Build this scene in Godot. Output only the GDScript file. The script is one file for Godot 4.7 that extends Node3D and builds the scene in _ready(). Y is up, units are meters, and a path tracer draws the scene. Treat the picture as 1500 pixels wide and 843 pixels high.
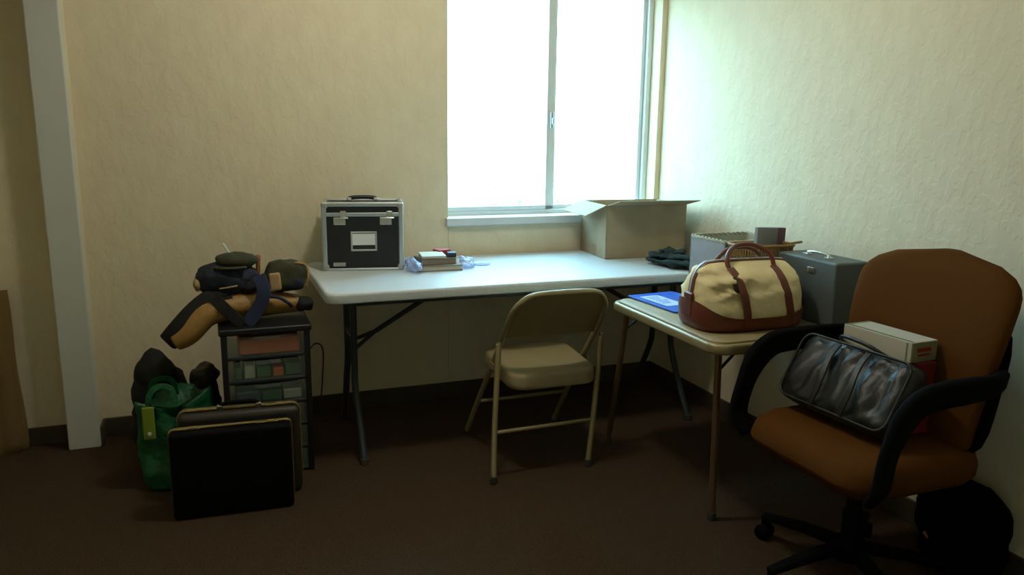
extends Node3D
# A spare room with a folding table under a window. The corner of the back and right walls is the origin; x runs left (negative), z towards the camera.

var M := {}
var used := {}

# ---------------------------------------------------------------- shapes
class MB:
	var v := PackedVector3Array()
	var n := PackedVector3Array()
	func shell(t: PackedVector3Array, smooth := true, at := Transform3D.IDENTITY, nn := PackedVector3Array()) -> MB:
		var vol := 0.0
		var c := Vector3.ZERO
		for p in t: c += p
		c /= max(1, t.size())
		for i in range(0, t.size(), 3): vol += (t[i] - c).dot((t[i + 1] - c).cross(t[i + 2] - c))
		var flip := vol < 0.0
		var acc := {}
		if smooth and nn.is_empty():
			for i in range(0, t.size(), 3):
				var f := (t[i + 1] - t[i]).cross(t[i + 2] - t[i]) * (-1.0 if flip else 1.0)
				for k in 3:
					var key := Vector3i((t[i + k] * 20000.0).round())
					acc[key] = acc.get(key, Vector3.ZERO) + f
		for i in range(0, t.size(), 3):
			var f := (t[i + 1] - t[i]).cross(t[i + 2] - t[i]) * (-1.0 if flip else 1.0)
			if f.length_squared() < 1e-18: continue
			f = f.normalized()
			for k in ([0, 1, 2] if flip else [0, 2, 1]):
				v.append(at * t[i + k])
				var m := f
				if not nn.is_empty(): m = nn[i + k]
				elif smooth:
					m = acc[Vector3i((t[i + k] * 20000.0).round())].normalized()
					if m.length_squared() < .5: m = f
				n.append((at.basis * m).normalized())
		return self
	func mesh() -> ArrayMesh:
		var a := []
		a.resize(Mesh.ARRAY_MAX)
		a[Mesh.ARRAY_VERTEX] = v
		a[Mesh.ARRAY_NORMAL] = n
		var am := ArrayMesh.new()
		am.add_surface_from_arrays(Mesh.PRIMITIVE_TRIANGLES, a)
		return am

func V(x, y, z) -> Vector3: return Vector3(x, y, z)
func T(x, y, z, ry := 0.0, rx := 0.0, rz := 0.0) -> Transform3D:
	return Transform3D(Basis.from_euler(Vector3(rx, ry, rz)), Vector3(x, y, z))

func rbox(mb: MB, size: Vector3, at := Transform3D.IDENTITY, r := 0.004, seg := 2) -> MB:
	var h := size * .5
	r = min(r, min(h.x, min(h.y, h.z)) * .98)
	var inner := h - Vector3.ONE * r
	var t := PackedVector3Array()
	var nn := PackedVector3Array()
	for ax in 3:
		var ua := (ax + 1) % 3
		var va := (ax + 2) % 3
		for s in [-1.0, 1.0]:
			var us := []
			var vs := []
			for k in range(seg, -1, -1): us.append(-inner[ua] - r * tan(PI / 4 * k / seg)); vs.append(-inner[va] - r * tan(PI / 4 * k / seg))
			for k in range(0, seg + 1): us.append(inner[ua] + r * tan(PI / 4 * k / seg)); vs.append(inner[va] + r * tan(PI / 4 * k / seg))
			var P := []
			var N := []
			for i in us.size():
				for j in vs.size():
					var p := Vector3.ZERO
					p[ax] = s * h[ax]; p[ua] = us[i]; p[va] = vs[j]
					var q := p.clamp(-inner, inner)
					var d := (p - q).normalized()
					P.append(q + d * r); N.append(d)
			var w := vs.size()
			for i in us.size() - 1:
				for j in w - 1:
					var o := [i * w + j, (i + 1) * w + j, (i + 1) * w + j + 1, i * w + j + 1]
					var ord := [0, 1, 2, 0, 2, 3] if s > 0 else [0, 2, 1, 0, 3, 2]
					for k in ord: t.append(P[o[k]]); nn.append(N[o[k]])
	return mb.shell(t, true, at, nn)

func loft(mb: MB, rings: Array, at := Transform3D.IDENTITY, cap0 := true, cap1 := true, smooth := true) -> MB:
	var t := PackedVector3Array()
	var m: int = rings[0].size()
	for i in rings.size() - 1:
		for j in m:
			var a: Vector3 = rings[i][j]; var b: Vector3 = rings[i][(j + 1) % m]; var c: Vector3 = rings[i + 1][(j + 1) % m]; var d: Vector3 = rings[i + 1][j]
			t.append_array([a, b, c, a, c, d])
	for e in [0, 1]:
		if (e == 0 and not cap0) or (e == 1 and not cap1): continue
		var ring = rings[0 if e == 0 else rings.size() - 1]
		var c := Vector3.ZERO
		for p in ring: c += p
		c /= m
		for j in m:
			if e == 0: t.append_array([ring[(j + 1) % m], ring[j], c])
			else: t.append_array([ring[j], ring[(j + 1) % m], c])
	return mb.shell(t, smooth, at)

func sweep(mb: MB, pts: Array, prof: Array, up := Vector3.UP, closed := false, scales := [], at := Transform3D.IDENTITY, fixed := false) -> MB:
	# prof: Vector2 (side, up) corners of the section
	var rings := []
	var side := Vector3.ZERO
	for i in pts.size():
		var a: Vector3 = pts[i - 1] if i > 0 else (pts[-1] if closed else pts[0])
		var b: Vector3 = pts[i + 1] if i < pts.size() - 1 else (pts[0] if closed else pts[-1])
		var tan_ := (b - a).normalized()
		if fixed or i == 0:
			side = tan_.cross(up)
			if side.length() < .05: side = tan_.cross(Vector3(.31, .2, .93))
			side = side.normalized()
		else:
			side = (side - tan_ * side.dot(tan_)).normalized()
		var u := side.cross(tan_).normalized()
		var k: float = scales[i] if scales.size() else 1.0
		var ring := []
		for q in prof: ring.append(pts[i] + side * q.x * k + u * q.y * k)
		rings.append(ring)
	if closed: rings.append(rings[0])
	return loft(mb, rings, at, not closed, not closed, true)

func circle(r: float, n := 10, ry := -1.0) -> Array:
	var o := []
	for i in n: o.append(Vector2(cos(TAU * i / n) * r, sin(TAU * i / n) * (r if ry < 0 else ry)))
	return o
func rrect(w: float, h: float, r: float, k := 3) -> Array:
	var o := []
	var cs := [Vector2(w / 2 - r, h / 2 - r), Vector2(-w / 2 + r, h / 2 - r), Vector2(-w / 2 + r, -h / 2 + r), Vector2(w / 2 - r, -h / 2 + r)]
	for c in 4:
		for i in k + 1:
			var a := PI / 2 * (c + float(i) / k)
			o.append(cs[c] + Vector2(cos(a), sin(a)) * r)
	return o
func tube(mb: MB, pts: Array, r: float, n := 10, closed := false, at := Transform3D.IDENTITY) -> MB:
	return sweep(mb, pts, circle(r, n), Vector3(.13, .97, .21), closed, [], at)
func smoothed(p: Array, k := 6, closed := false) -> Array:
	var o := []
	var n := p.size()
	for i in (n if closed else n - 1):
		var a = p[(i - 1 + n) % n] if (i > 0 or closed) else p[0]
		var b = p[i]
		var c = p[(i + 1) % n]
		var d = p[(i + 2) % n] if (i < n - 2 or closed) else p[n - 1]
		for j in k:
			var t := float(j) / k
			o.append(.5 * ((2.0 * b) + (c - a) * t + (2.0 * a - 5.0 * b + 4.0 * c - d) * t * t + (3.0 * b - a - 3.0 * c + d) * t * t * t))
	if not closed: o.append(p[n - 1])
	return o
func lathe(mb: MB, prof: Array, at := Transform3D.IDENTITY, n := 20) -> MB:
	var rings := []
	for q in prof:
		var ring := []
		for i in n: ring.append(Vector3(cos(TAU * i / n) * q.x, q.y, sin(TAU * i / n) * q.x))
		rings.append(ring)
	return loft(mb, rings, at)
func slab(mb: MB, poly: Array, y0: float, y1: float, at := Transform3D.IDENTITY, bev := 0.0) -> MB:
	# polygon in x, z made into a plate; bev rounds its rims
	var rings := []
	var ys := [[y0, -bev], [y0 + bev, 0.0], [y1 - bev, 0.0], [y1 - bev * .3, -bev * .3], [y1, -bev]] if bev > 0 else [[y0, 0.0], [y1, 0.0]]
	var c := Vector2.ZERO
	for q in poly: c += q
	c /= poly.size()
	for yy in ys:
		var ring := []
		for q in poly:
			var d: Vector2 = (q - c).normalized()
			var w: Vector2 = q + d * yy[1]
			ring.append(Vector3(w.x, yy[0], w.y))
		rings.append(ring)
	return loft(mb, rings, at, true, true, bev > 0)
func blob(mb: MB, rad: Vector3, at := Transform3D.IDENTITY, p := 2.0, amp := 0.0, freq := 8.0, sd := 1, nu := 28, nv := 18, flat_bottom := false) -> MB:
	var fn := FastNoiseLite.new()
	fn.seed = sd; fn.frequency = freq; fn.fractal_octaves = 3
	var rings := []
	for j in nv + 1:
		var ph := -PI / 2 + PI * clampf(float(j) / nv, .012, .988)
		var ring := []
		for i in nu:
			var th := TAU * i / nu
			var d := Vector3(cos(ph) * cos(th), sin(ph), cos(ph) * sin(th))
			var k := pow(pow(absf(d.x), p) + pow(absf(d.y), p) + pow(absf(d.z), p), -1.0 / p)
			var q := d * k * rad
			q += d * amp * fn.get_noise_3dv(q)
			if flat_bottom: q.y = max(q.y, -rad.y)
			ring.append(q)
		rings.append(ring)
	return loft(mb, rings, at)

# ---------------------------------------------------------------- nodes
func numbered(called: String) -> String:
	used[called] = used.get(called, 0) + 1
	return called if used[called] == 1 else "%s_%03d" % [called, used[called] - 1]
func thing(called, label, category, at := Vector3.ZERO, turn := 0.0, group := "") -> Node3D:
	var o := Node3D.new()
	o.name = numbered(called)
	add_child(o)
	o.position = at; o.rotation.y = turn
	o.set_meta("label", label); o.set_meta("category", category)
	if group != "": o.set_meta("group", group)
	return o
func part(called, parent: Node, mb, m: Material, label := "") -> MeshInstance3D:
	var o := MeshInstance3D.new()
	o.name = called
	o.mesh = mb.mesh() if mb is MB else mb
	o.material_override = m
	o.cast_shadow = GeometryInstance3D.SHADOW_CASTING_SETTING_ON
	parent.add_child(o, true)
	if label != "": o.set_meta("label", label)
	return o
func single(called, label, category, mb, m: Material, at := Vector3.ZERO, turn := 0.0, group := "") -> MeshInstance3D:
	var o := part(numbered(called), self, mb, m, label)
	o.position = at; o.rotation.y = turn
	o.set_meta("category", category)
	if group != "": o.set_meta("group", group)
	return o
func struct(called, mb, m: Material, label, category) -> MeshInstance3D:
	var o := part(called, self, mb, m, label)
	o.set_meta("kind", "structure"); o.set_meta("category", category)
	return o

# ---------------------------------------------------------------- materials
func lin(r, g, b) -> Color: return Color(r, g, b).linear_to_srgb()
func noise(sd: int, freq: float, octaves := 4, size := 512, type := FastNoiseLite.TYPE_SIMPLEX_SMOOTH) -> Image:
	var f := FastNoiseLite.new()
	f.seed = sd; f.frequency = freq; f.fractal_octaves = octaves; f.noise_type = type
	return f.get_seamless_image(size, size)
func bump_tex(im: Image, strength: float) -> ImageTexture:
	var b := im.duplicate() as Image
	b.convert(Image.FORMAT_RGBA8)
	b.bump_map_to_normal_map(strength)
	return ImageTexture.create_from_image(b)
func tint_tex(im: Image, a: Color, b: Color) -> ImageTexture:
	var o := Image.create(im.get_width(), im.get_height(), false, Image.FORMAT_RGB8)
	for y in im.get_height():
		for x in im.get_width():
			o.set_pixel(x, y, a.lerp(b, im.get_pixel(x, y).r))
	return ImageTexture.create_from_image(o)
func mat(c: Color, rough := .6, metal := 0.0) -> StandardMaterial3D:
	var m := StandardMaterial3D.new()
	m.albedo_color = c; m.roughness = rough; m.metallic = metal
	return m
func tex(a: Color, b: Color, im: Image, size_m: float, rough := .8, bump: Texture2D = null, bump_scale := 1.0, world := false) -> StandardMaterial3D:
	var m := StandardMaterial3D.new()
	m.albedo_texture = tint_tex(im, a, b)
	m.roughness = rough
	m.uv1_triplanar = true; m.uv1_world_triplanar = world
	m.uv1_scale = Vector3.ONE / size_m
	if bump:
		m.normal_enabled = true; m.normal_texture = bump; m.normal_scale = bump_scale
	return m

func materials() -> void:
	var cloudy := noise(3, .012, 5, 256)
	var fine := noise(5, .09, 4, 256)
	var trowel := noise(11, .02, 4, 512)
	# skip-trowel plaster: blotches drawn out in height, flattened on top
	var f := FastNoiseLite.new()
	f.seed = 21; f.frequency = .016; f.fractal_octaves = 4
	var pl := f.get_seamless_image(512, 512)
	pl.convert(Image.FORMAT_RGBA8)
	for y in 512:
		for x in 512:
			var h := pl.get_pixel(x, y).r
			h = smoothstep(.46, .60, h) * .75 + h * .35
			pl.set_pixel(x, y, Color(h, h, h))
	var plaster_bump := bump_tex(pl, 5.0)
	var fine_bump := bump_tex(fine, 3.0)
	var crease_bump := bump_tex(noise(9, .02, 4, 256), 6.0)
	M.wall = tex(lin(.73, .62, .43), lin(.78, .67, .47), cloudy, 1.1, .9, plaster_bump, .12, true)
	M.wall.uv1_scale = Vector3(1 / .42, 1 / .7, 1 / .42)
	M.ceiling = tex(lin(.76, .73, .66), lin(.80, .77, .70), cloudy, .9, .9, plaster_bump, .6, true)
	M.carpet = tex(lin(.034, .017, .006), lin(.085, .044, .016), fine, .16, 1.0, bump_tex(fine, 6.0), 1.0, true)
	M.base = tex(lin(.045, .035, .022), lin(.06, .046, .03), cloudy, .5, .6)
	M.white_paint = mat(lin(.60, .60, .54), .45)
	M.sill = mat(lin(.66, .68, .68), .4)
	M.alu = mat(lin(.55, .60, .62), .38, .85)
	M.alu_window = mat(lin(.72, .74, .74), .4, .2)
	M.glass = mat(Color(.9, 1, 1, .05), .02)
	M.glass.transparency = BaseMaterial3D.TRANSPARENCY_ALPHA
	M.table_top = tex(lin(.56, .59, .60), lin(.62, .65, .66), fine, .2, .42, fine_bump, .25)
	M.table_leg = mat(lin(.035, .045, .05), .45, .3)
	M.case_black = tex(lin(.008, .008, .010), lin(.014, .014, .016), fine, .08, .38, fine_bump, .4)
	M.chrome = mat(lin(.75, .75, .74), .18, 1.0)
	M.card = mat(lin(.72, .72, .68), .7)
	M.plate = mat(lin(.45, .45, .42), .4, .5)
	M.cardboard = tex(lin(.33, .25, .15), lin(.39, .30, .19), cloudy, .5, .85)
	M.tape = mat(lin(.30, .19, .10), .4)
	M.beige_metal = tex(lin(.24, .19, .095), lin(.28, .22, .115), cloudy, .3, .42)
	M.beige_tube = mat(lin(.32, .255, .13), .36, .25)
	M.rubber = mat(lin(.05, .045, .035), .8)
	M.vinyl = tex(lin(.30, .235, .12), lin(.36, .285, .155), fine, .1, .5, fine_bump, .4)
	M.bronze = mat(lin(.22, .135, .07), .35, .6)
	M.canvas = tex(lin(.80, .64, .34), lin(.88, .73, .43), noise(31, .02, 4, 256), .3, .9, crease_bump, .35)
	M.leather_brown = tex(lin(.12, .026, .012), lin(.175, .042, .018), fine, .1, .42, fine_bump, .5)
	M.zip = mat(lin(.42, .40, .34), .45, .3)
	M.grey_case = tex(lin(.075, .085, .078), lin(.095, .105, .097), fine, .06, .55, fine_bump, .5)
	M.mauve = tex(lin(.27, .24, .225), lin(.31, .28, .265), cloudy, .3, .8)
	M.cream_inner = mat(lin(.42, .40, .29), .9)
	M.wicker = tex(lin(.20, .10, .03), lin(.32, .18, .06), fine, .06, .7)
	M.wicker_dark = mat(lin(.10, .05, .02), .8)
	M.book_grey = mat(lin(.26, .25, .26), .6)
	M.book_purple = mat(lin(.12, .055, .08), .6)
	M.folder = mat(lin(.012, .11, .62), .35)
	M.paper = mat(lin(.70, .72, .62), .85)
	M.paper_blue = mat(lin(.45, .58, .80), .8)
	M.print_blue = mat(lin(.05, .15, .55), .8)
	M.teal_cloth = tex(lin(.008, .022, .024), lin(.018, .04, .042), fine, .1, .9, crease_bump, .6)
	M.chair_fabric = tex(lin(.086, .031, .007), lin(.122, .046, .011), fine, .05, .95, fine_bump, .8)
	M.chair_fabric.metallic_specular = .15
	M.chair_plastic = mat(lin(.005, .005, .006), .8)
	M.chair_plastic.metallic_specular = .15
	M.black_leather = tex(lin(.010, .012, .011), lin(.018, .02, .018), fine, .1, .42, crease_bump, .3)
	M.black_nylon = tex(lin(.003, .003, .004), lin(.006, .006, .007), fine, .05, .9, crease_bump, .7)
	M.black_nylon.metallic_specular = .12
	M.box_white = mat(lin(.52, .46, .36), .75)
	M.box_green = mat(lin(.30, .30, .16), .75)
	M.red_box = mat(lin(.20, .015, .02), .6)
	M.red_print = mat(lin(.30, .03, .02), .7)
	M.green_trim = mat(lin(.13, .17, .08), .75)
	M.cart_frame = mat(lin(.007, .008, .010), .42)
	M.drawer = mat(Color(.62, .72, .66, .05), .25)
	M.drawer.transparency = BaseMaterial3D.TRANSPARENCY_ALPHA
	M.orange = mat(lin(.50, .12, .035), .8)
	M.fill_green = mat(lin(.05, .13, .07), .8)
	M.fill_white = mat(lin(.40, .42, .36), .8)
	M.fill_blue = mat(lin(.07, .11, .14), .8)
	M.tan_leather = tex(lin(.29, .155, .035), lin(.38, .21, .055), noise(41, .03, 4, 256), .2, .55, crease_bump, .5)
	M.navy = tex(lin(.007, .010, .022), lin(.014, .02, .04), fine, .08, .85, crease_bump, .7)
	M.navy_strap = tex(lin(.012, .02, .06), lin(.02, .03, .085), fine, .05, .8)
	M.black_cloth = tex(lin(.006, .006, .006), lin(.012, .012, .011), fine, .08, .85, crease_bump, .6)
	M.olive = tex(lin(.032, .032, .014), lin(.05, .05, .022), fine, .08, .9, crease_bump, .6)
	M.tan_light = mat(lin(.40, .26, .13), .7)
	M.wood = mat(lin(.36, .15, .05), .5)
	M.white_plastic = mat(lin(.65, .66, .62), .4)
	M.green_plastic = tex(lin(.003, .075, .022), lin(.005, .115, .034), noise(51, .03, 4, 256), .25, .45, crease_bump, .9)
	M.yellow_green = mat(lin(.22, .30, .02), .5)
	M.brief_black = tex(lin(.003, .003, .0035), lin(.006, .006, .0065), fine, .05, .6, fine_bump, .5)
	M.brief_black.metallic_specular = .18
	M.brief_brown = tex(lin(.022, .018, .012), lin(.034, .027, .018), fine, .05, .45, fine_bump, .5)
	M.brass = mat(lin(.52, .40, .17), .32, .9)
	M.gold_fabric = tex(lin(.16, .10, .03), lin(.24, .155, .05), fine, .1, .95, crease_bump, .5)
	M.tan_book = mat(lin(.24, .19, .14), .7)
	M.brown_book = mat(lin(.16, .12, .085), .7)
	M.pages = mat(lin(.50, .47, .38), .9)
	M.plastic_wrap = mat(Color(.72, .80, 1.0, .45), .15)
	M.plastic_wrap.transparency = BaseMaterial3D.TRANSPARENCY_ALPHA
	M.navy_card = mat(lin(.03, .05, .08), .5)
	M.red_card = mat(lin(.42, .05, .05), .6)
	M.ground = tex(lin(.30, .29, .25), lin(.38, .37, .33), cloudy, 2.0, .95)
	M.leaf = mat(lin(.52, .58, .40), .7)
	M.bark = mat(lin(.34, .30, .25), .9)

# ---------------------------------------------------------------- scene
func _ready() -> void:
	var cam := Camera3D.new()
	cam.name = "camera"
	cam.fov = 40.505
	cam.near = .05; cam.far = 100
	cam.position = V(-2.2673, 1.3541, 3.6722)
	cam.rotation_order = EULER_ORDER_YXZ
	cam.rotation_degrees = V(-11.448, -21.193, .8055)
	add_child(cam)
	cam.current = true

	var env := Environment.new()
	env.background_mode = Environment.BG_SKY
	var sky := Sky.new()
	var sm := ProceduralSkyMaterial.new()
	sm.sky_top_color = lin(.36, .77, 1.0)
	sm.sky_horizon_color = lin(.42, .81, 1.0)
	sm.ground_horizon_color = lin(.30, .55, .65)
	sm.ground_bottom_color = lin(.2, .33, .38)
	sky.sky_material = sm
	env.sky = sky
	env.background_energy_multiplier = 17.0
	env.tonemap_mode = Environment.TONE_MAPPER_LINEAR
	env.tonemap_exposure = 1.0
	env.sdfgi_enabled = true; env.ssao_enabled = true; env.ssil_enabled = true
	var we := WorldEnvironment.new()
	we.name = "environment"
	we.environment = env
	add_child(we)

	materials()
	room()
	outdoors()
	ceiling_light()
	folding_table()
	card_table()
	office_chair()
	folding_chair()
	drawer_cart()
	aluminium_case()
	cardboard_box()
	duffel()
	grey_case()
	basket_and_bin()
	folder()
	table_clutter()
	chair_load()
	backpack()
	heap()
	green_bag()
	briefcases()
	closet_things()
	cord()

func wbox(mb: MB, a: Vector3, b: Vector3, r := .003) -> MB:
	return rbox(mb, (b - a).abs(), Transform3D(Basis.IDENTITY, (a + b) * .5), r, 1)

const LAMP := .88
const WL := -1.184
const WR := -.030
const WB := .925
const WT := 2.09

func room() -> void:
	var mb := MB.new()
	wbox(mb, V(-3.7, -.1, -.16), V(WL, 2.5, 0)); wbox(mb, V(WR, -.1, -.16), V(.16, 2.5, 0))
	wbox(mb, V(WL, -.1, -.16), V(WR, WB - .036, 0)); wbox(mb, V(WL, WT, -.16), V(WR, 2.5, 0))
	struct("wall_back", mb, M.wall, "cream textured plaster wall with the window", "wall")
	struct("wall_right", wbox(MB.new(), V(0, -.1, 0), V(.16, 2.5, 4.4)), M.wall, "cream wall of trowelled plaster beside the brown office chair", "wall")
	struct("wall_front", wbox(MB.new(), V(-3.7, -.1, 4.3), V(.16, 2.5, 4.45)), M.wall, "cream plaster wall facing the window wall", "wall")
	mb = MB.new()
	wbox(mb, V(-2.883, -.1, 0), V(-2.766, 2.5, .118))
	wbox(mb, V(-2.883, -.1, 1.85), V(-2.766, 2.5, 4.3)); wbox(mb, V(-2.883, 2.05, .118), V(-2.766, 2.5, 1.85))
	struct("wall_left", mb, M.wall, "cream wall broken by the open closet", "wall")
	mb = MB.new()
	wbox(mb, V(-3.6, -.1, 0), V(-3.5, 2.5, 2.0)); wbox(mb, V(-3.6, -.1, 2.0), V(-2.883, 2.5, 2.1)); wbox(mb, V(-3.5, -.1, 0), V(-2.884, 2.44, .012))
	struct("wall_closet", mb, M.wall, "cream plaster inside walls of the open closet", "wall")
	struct("floor", wbox(MB.new(), V(-3.7, -.12, -.1), V(.16, 0, 4.45)), M.carpet, "dark brown carpet", "floor")
	struct("ceiling", wbox(MB.new(), V(-3.7, 2.44, -.16), V(.16, 2.56, 4.45)), M.ceiling, "off-white plaster ceiling", "ceiling")
	# white painted end of the closet wall
	mb = MB.new()
	rbox(mb, V(.122, 2.44, .03), T(-2.8245, 1.22, .118), .008, 3)
	struct("trim_1", mb, M.white_paint, "tall white painted jamb post at the closet opening", "trim")
	struct("baseboard_back", wbox(MB.new(), V(-2.766, 0, 0), V(-.013, .085, .013), .004), M.base, "dark baseboard under the window wall", "baseboard")
	struct("baseboard_right", wbox(MB.new(), V(-.013, 0, 0), V(0, .085, 4.3), .004), M.base, "dark baseboard along the right wall behind the office chair", "baseboard")
	struct("baseboard_left", wbox(MB.new(), V(-2.766, 0, .013), V(-2.753, .085, .118), .004), M.base, "short dark baseboard beside the white closet post", "baseboard")
	struct("baseboard_closet", wbox(MB.new(), V(-3.5, 0, .012), V(-2.885, .08, .024), .004), M.base, "dark baseboard inside the closet", "baseboard")
	# window
	var w := Node3D.new()
	w.name = "window_1"
	w.set_meta("kind", "structure"); w.set_meta("label", "two pane sliding aluminium window full of white daylight"); w.set_meta("category", "window")
	add_child(w)
	mb = MB.new()
	var fz0 := -.135
	var fz1 := -.085
	wbox(mb, V(WL, WB, fz0), V(WL + .012, WT, fz1)); wbox(mb, V(WR - .028, WB, fz0), V(WR, WT, fz1))
	wbox(mb, V(WL, WB, fz0), V(WR, WB + .022, fz1)); wbox(mb, V(WL, WT - .028, fz0), V(WR, WT, fz1))
	part("frame", w, mb, M.alu_window)
	for s in 2:
		var x0 := WL + .012 if s == 0 else -.612
		var x1 := -.588 if s == 0 else WR - .028
		var z := -.096 if s == 0 else -.118
		mb = MB.new()
		wbox(mb, V(x0, WB + .022, z - .009), V(x0 + (.014 if s == 0 else .040), WT - .028, z + .009)); wbox(mb, V(x1 - (.042 if s == 0 else .022), WB + .022, z - .009), V(x1, WT - .028, z + .009))
		wbox(mb, V(x0, WB + .022, z - .009), V(x1, WB + .044, z + .009)); wbox(mb, V(x0, WT - .054, z - .009), V(x1, WT - .028, z + .009))
		var sash := part("sash", w, mb, M.alu_window)
		part("pane", sash, wbox(MB.new(), V(x0 + .01, WB + .04, z - .002), V(x1 - .02, WT - .05, z + .002), .0005), M.glass)
		if s == 0:
			mb = MB.new()
			rbox(mb, V(.018, .085, .018), T(-.606, 1.405, -.080), .004)
			rbox(mb, V(.010, .03, .022), T(-.606, 1.40, -.066), .003)
			part("latch", sash, mb, M.alu)
	part("sill", w, rbox(MB.new(), V(1.197, .040, .125), T(-.6015, .906, -.0325), .006, 3), M.sill, "white painted window sill")

func outdoors() -> void:
	struct("lawn", wbox(MB.new(), V(-14, -.5, -24), V(14, -.3, -.2)), M.ground, "pale ground outside beyond the window", "ground")
	var t := thing("shrub", "leafy shrub washed out by daylight outside the window", "shrub", V(.75, -.3, -3.6))
	var rng := RandomNumberGenerator.new()
	rng.seed = 4
	var mb := MB.new()
	for i in 9:
		var a := rng.randf() * TAU
		var p := V(cos(a) * .5, .9 + rng.randf() * .35, sin(a) * .3)
		tube(mb, smoothed([V(0, 0, 0), p * .5 + V(0, .08, 0), p], 3), .012, 5)
	part("stems", t, mb, M.bark)
	var tri := PackedVector3Array()
	var nn := PackedVector3Array()
	for i in 1500:
		var d := V(rng.randfn(), rng.randfn() * .6, rng.randfn() * .6)
		var c := V(0, .88, 0) + d.limit_length(1.7) * V(.34, .34, .26)
		var u := V(rng.randfn(), rng.randfn(), rng.randfn()).normalized() * .035
		var n := u.cross(V(rng.randfn(), rng.randfn(), rng.randfn())).normalized()
		var s := n.cross(u) * .45
		for q in [c - u, c + s, c + u, c - u, c + u, c - s]: tri.append(q); nn.append(n)
	mb = MB.new()
	mb.v = tri; mb.n = nn
	var lf := part("foliage", t, mb, M.leaf)
	lf.set_meta("kind", "stuff")

func outline(x0, x1, z0, z1, r, k := 5) -> Array:
	var o := []
	for q in rrect(x1 - x0, z1 - z0, r, k): o.append(q + Vector2((x0 + x1) * .5, (z0 + z1) * .5))
	return o

func folding_table() -> void:
	var t := thing("folding_table", "long white plastic folding table under the window", "table", V(-.965, 0, .39))
	var mb := MB.new()
	var rings := []
	# profile of the moulded rim: rolled edge, shallow raised border
	for q in [[.700, .010], [.699, .002], [.704, 0.0], [.728, 0.0], [.7365, .004], [.740, .012]]:
		var ring := []
		for p in outline(-.92 + q[1], .92 - q[1], -.38 + q[1], .38 - q[1], .055): ring.append(V(p.x, q[0], p.y))
		rings.append(ring)
	loft(mb, rings)
	part("tabletop", t, mb, M.table_top)
	for s in [-1, 1]:
		for e in [-1, 1]:
			var x: float = s * .775
			var z0: float = .01 + e * .085
			var z1: float = .02 + e * .26
			mb = MB.new()
			tube(mb, smoothed([V(x, .70, z0), V(x, .5, z0), V(x, .36, z0), V(x - s * -.003, .28, z0 + e * .02), V(x, .12, lerpf(z0, z1, .62)), V(x, .012, z1)], 5), .0145, 10)
			var l := part("leg", t, mb, M.table_leg)
			part("foot_cap", l, lathe(MB.new(), [Vector2(.017, 0), Vector2(.018, .004), Vector2(.018, .024), Vector2(.015, .026)], T(x, 0, z1)), M.rubber)
		mb = MB.new()
		rbox(mb, V(.014, .022, .19), T(s * .775, .485, .01), .004)
		part("crossbar", t, mb, M.table_leg)
		mb = MB.new()
		var j := V(s * .665, .49, .01)
		tube(mb, [V(s * .33, .685, .01), j], .011, 8)
		tube(mb, [j, V(s * .768, .435, .075)], .009, 8)
		tube(mb, [j, V(s * .768, .435, -.055)], .009, 8)
		part("brace", t, mb, M.table_leg)
	mb = MB.new()
	for z in [-.33, .33]: rbox(mb, V(1.68, .022, .022), T(0, .690, z), .003)
	part("rail", t, mb, M.table_leg)

func card_table() -> void:
	var t := thing("card_table", "small square card table with tan padded top and bronze legs", "table", V(-.392, 0, 1.268))
	var mb := MB.new()
	var rings := []
	for q in [[.640, .012], [.638, .004], [.644, 0.0], [.664, 0.0], [.672, .004], [.674, .012], [.671, .016]]:
		var ring := []
		for p in outline(-.372 + q[1], .372 - q[1], -.372 + q[1], .372 - q[1], .06, 6): ring.append(V(p.x, q[0], p.y))
		rings.append(ring)
	loft(mb, rings)
	part("frame", t, mb, M.beige_tube, "rolled tan metal rim")
	mb = MB.new()
	rings = []
	for q in [[.660, .018], [.676, .018], [.680, .022], [.682, .04], [.683, .09]]:
		var ring := []
		for p in outline(-.372 + q[1], .372 - q[1], -.372 + q[1], .372 - q[1], .05, 6): ring.append(V(p.x, q[0], p.y))
		rings.append(ring)
	loft(mb, rings)
	part("top_pad", t, mb, M.vinyl)
	for a in [[-.31, -.32, -.30, -.46], [-.29, .27, -.275, .275], [.32, -.33, .322, -.37], [.31, .29, .315, .30]]:
		mb = MB.new()
		tube(mb, [V(a[0], .645, a[1]), V(a[2], .012, a[3])], .0125, 10)
		var l := part("leg", t, mb, M.bronze)
		part("foot_cap", l, lathe(MB.new(), [Vector2(.014, 0), Vector2(.016, .003), Vector2(.016, .03), Vector2(.013, .032)], T(a[2], 0, a[3])), M.rubber)
		mb = MB.new()
		tube(mb, [V(a[0] * .96, .56, lerpf(a[1], a[3], .13)), V(a[0] * .62, .645, a[1] * .98)], .006, 6)
		part("brace", l, mb, M.table_leg)

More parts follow.
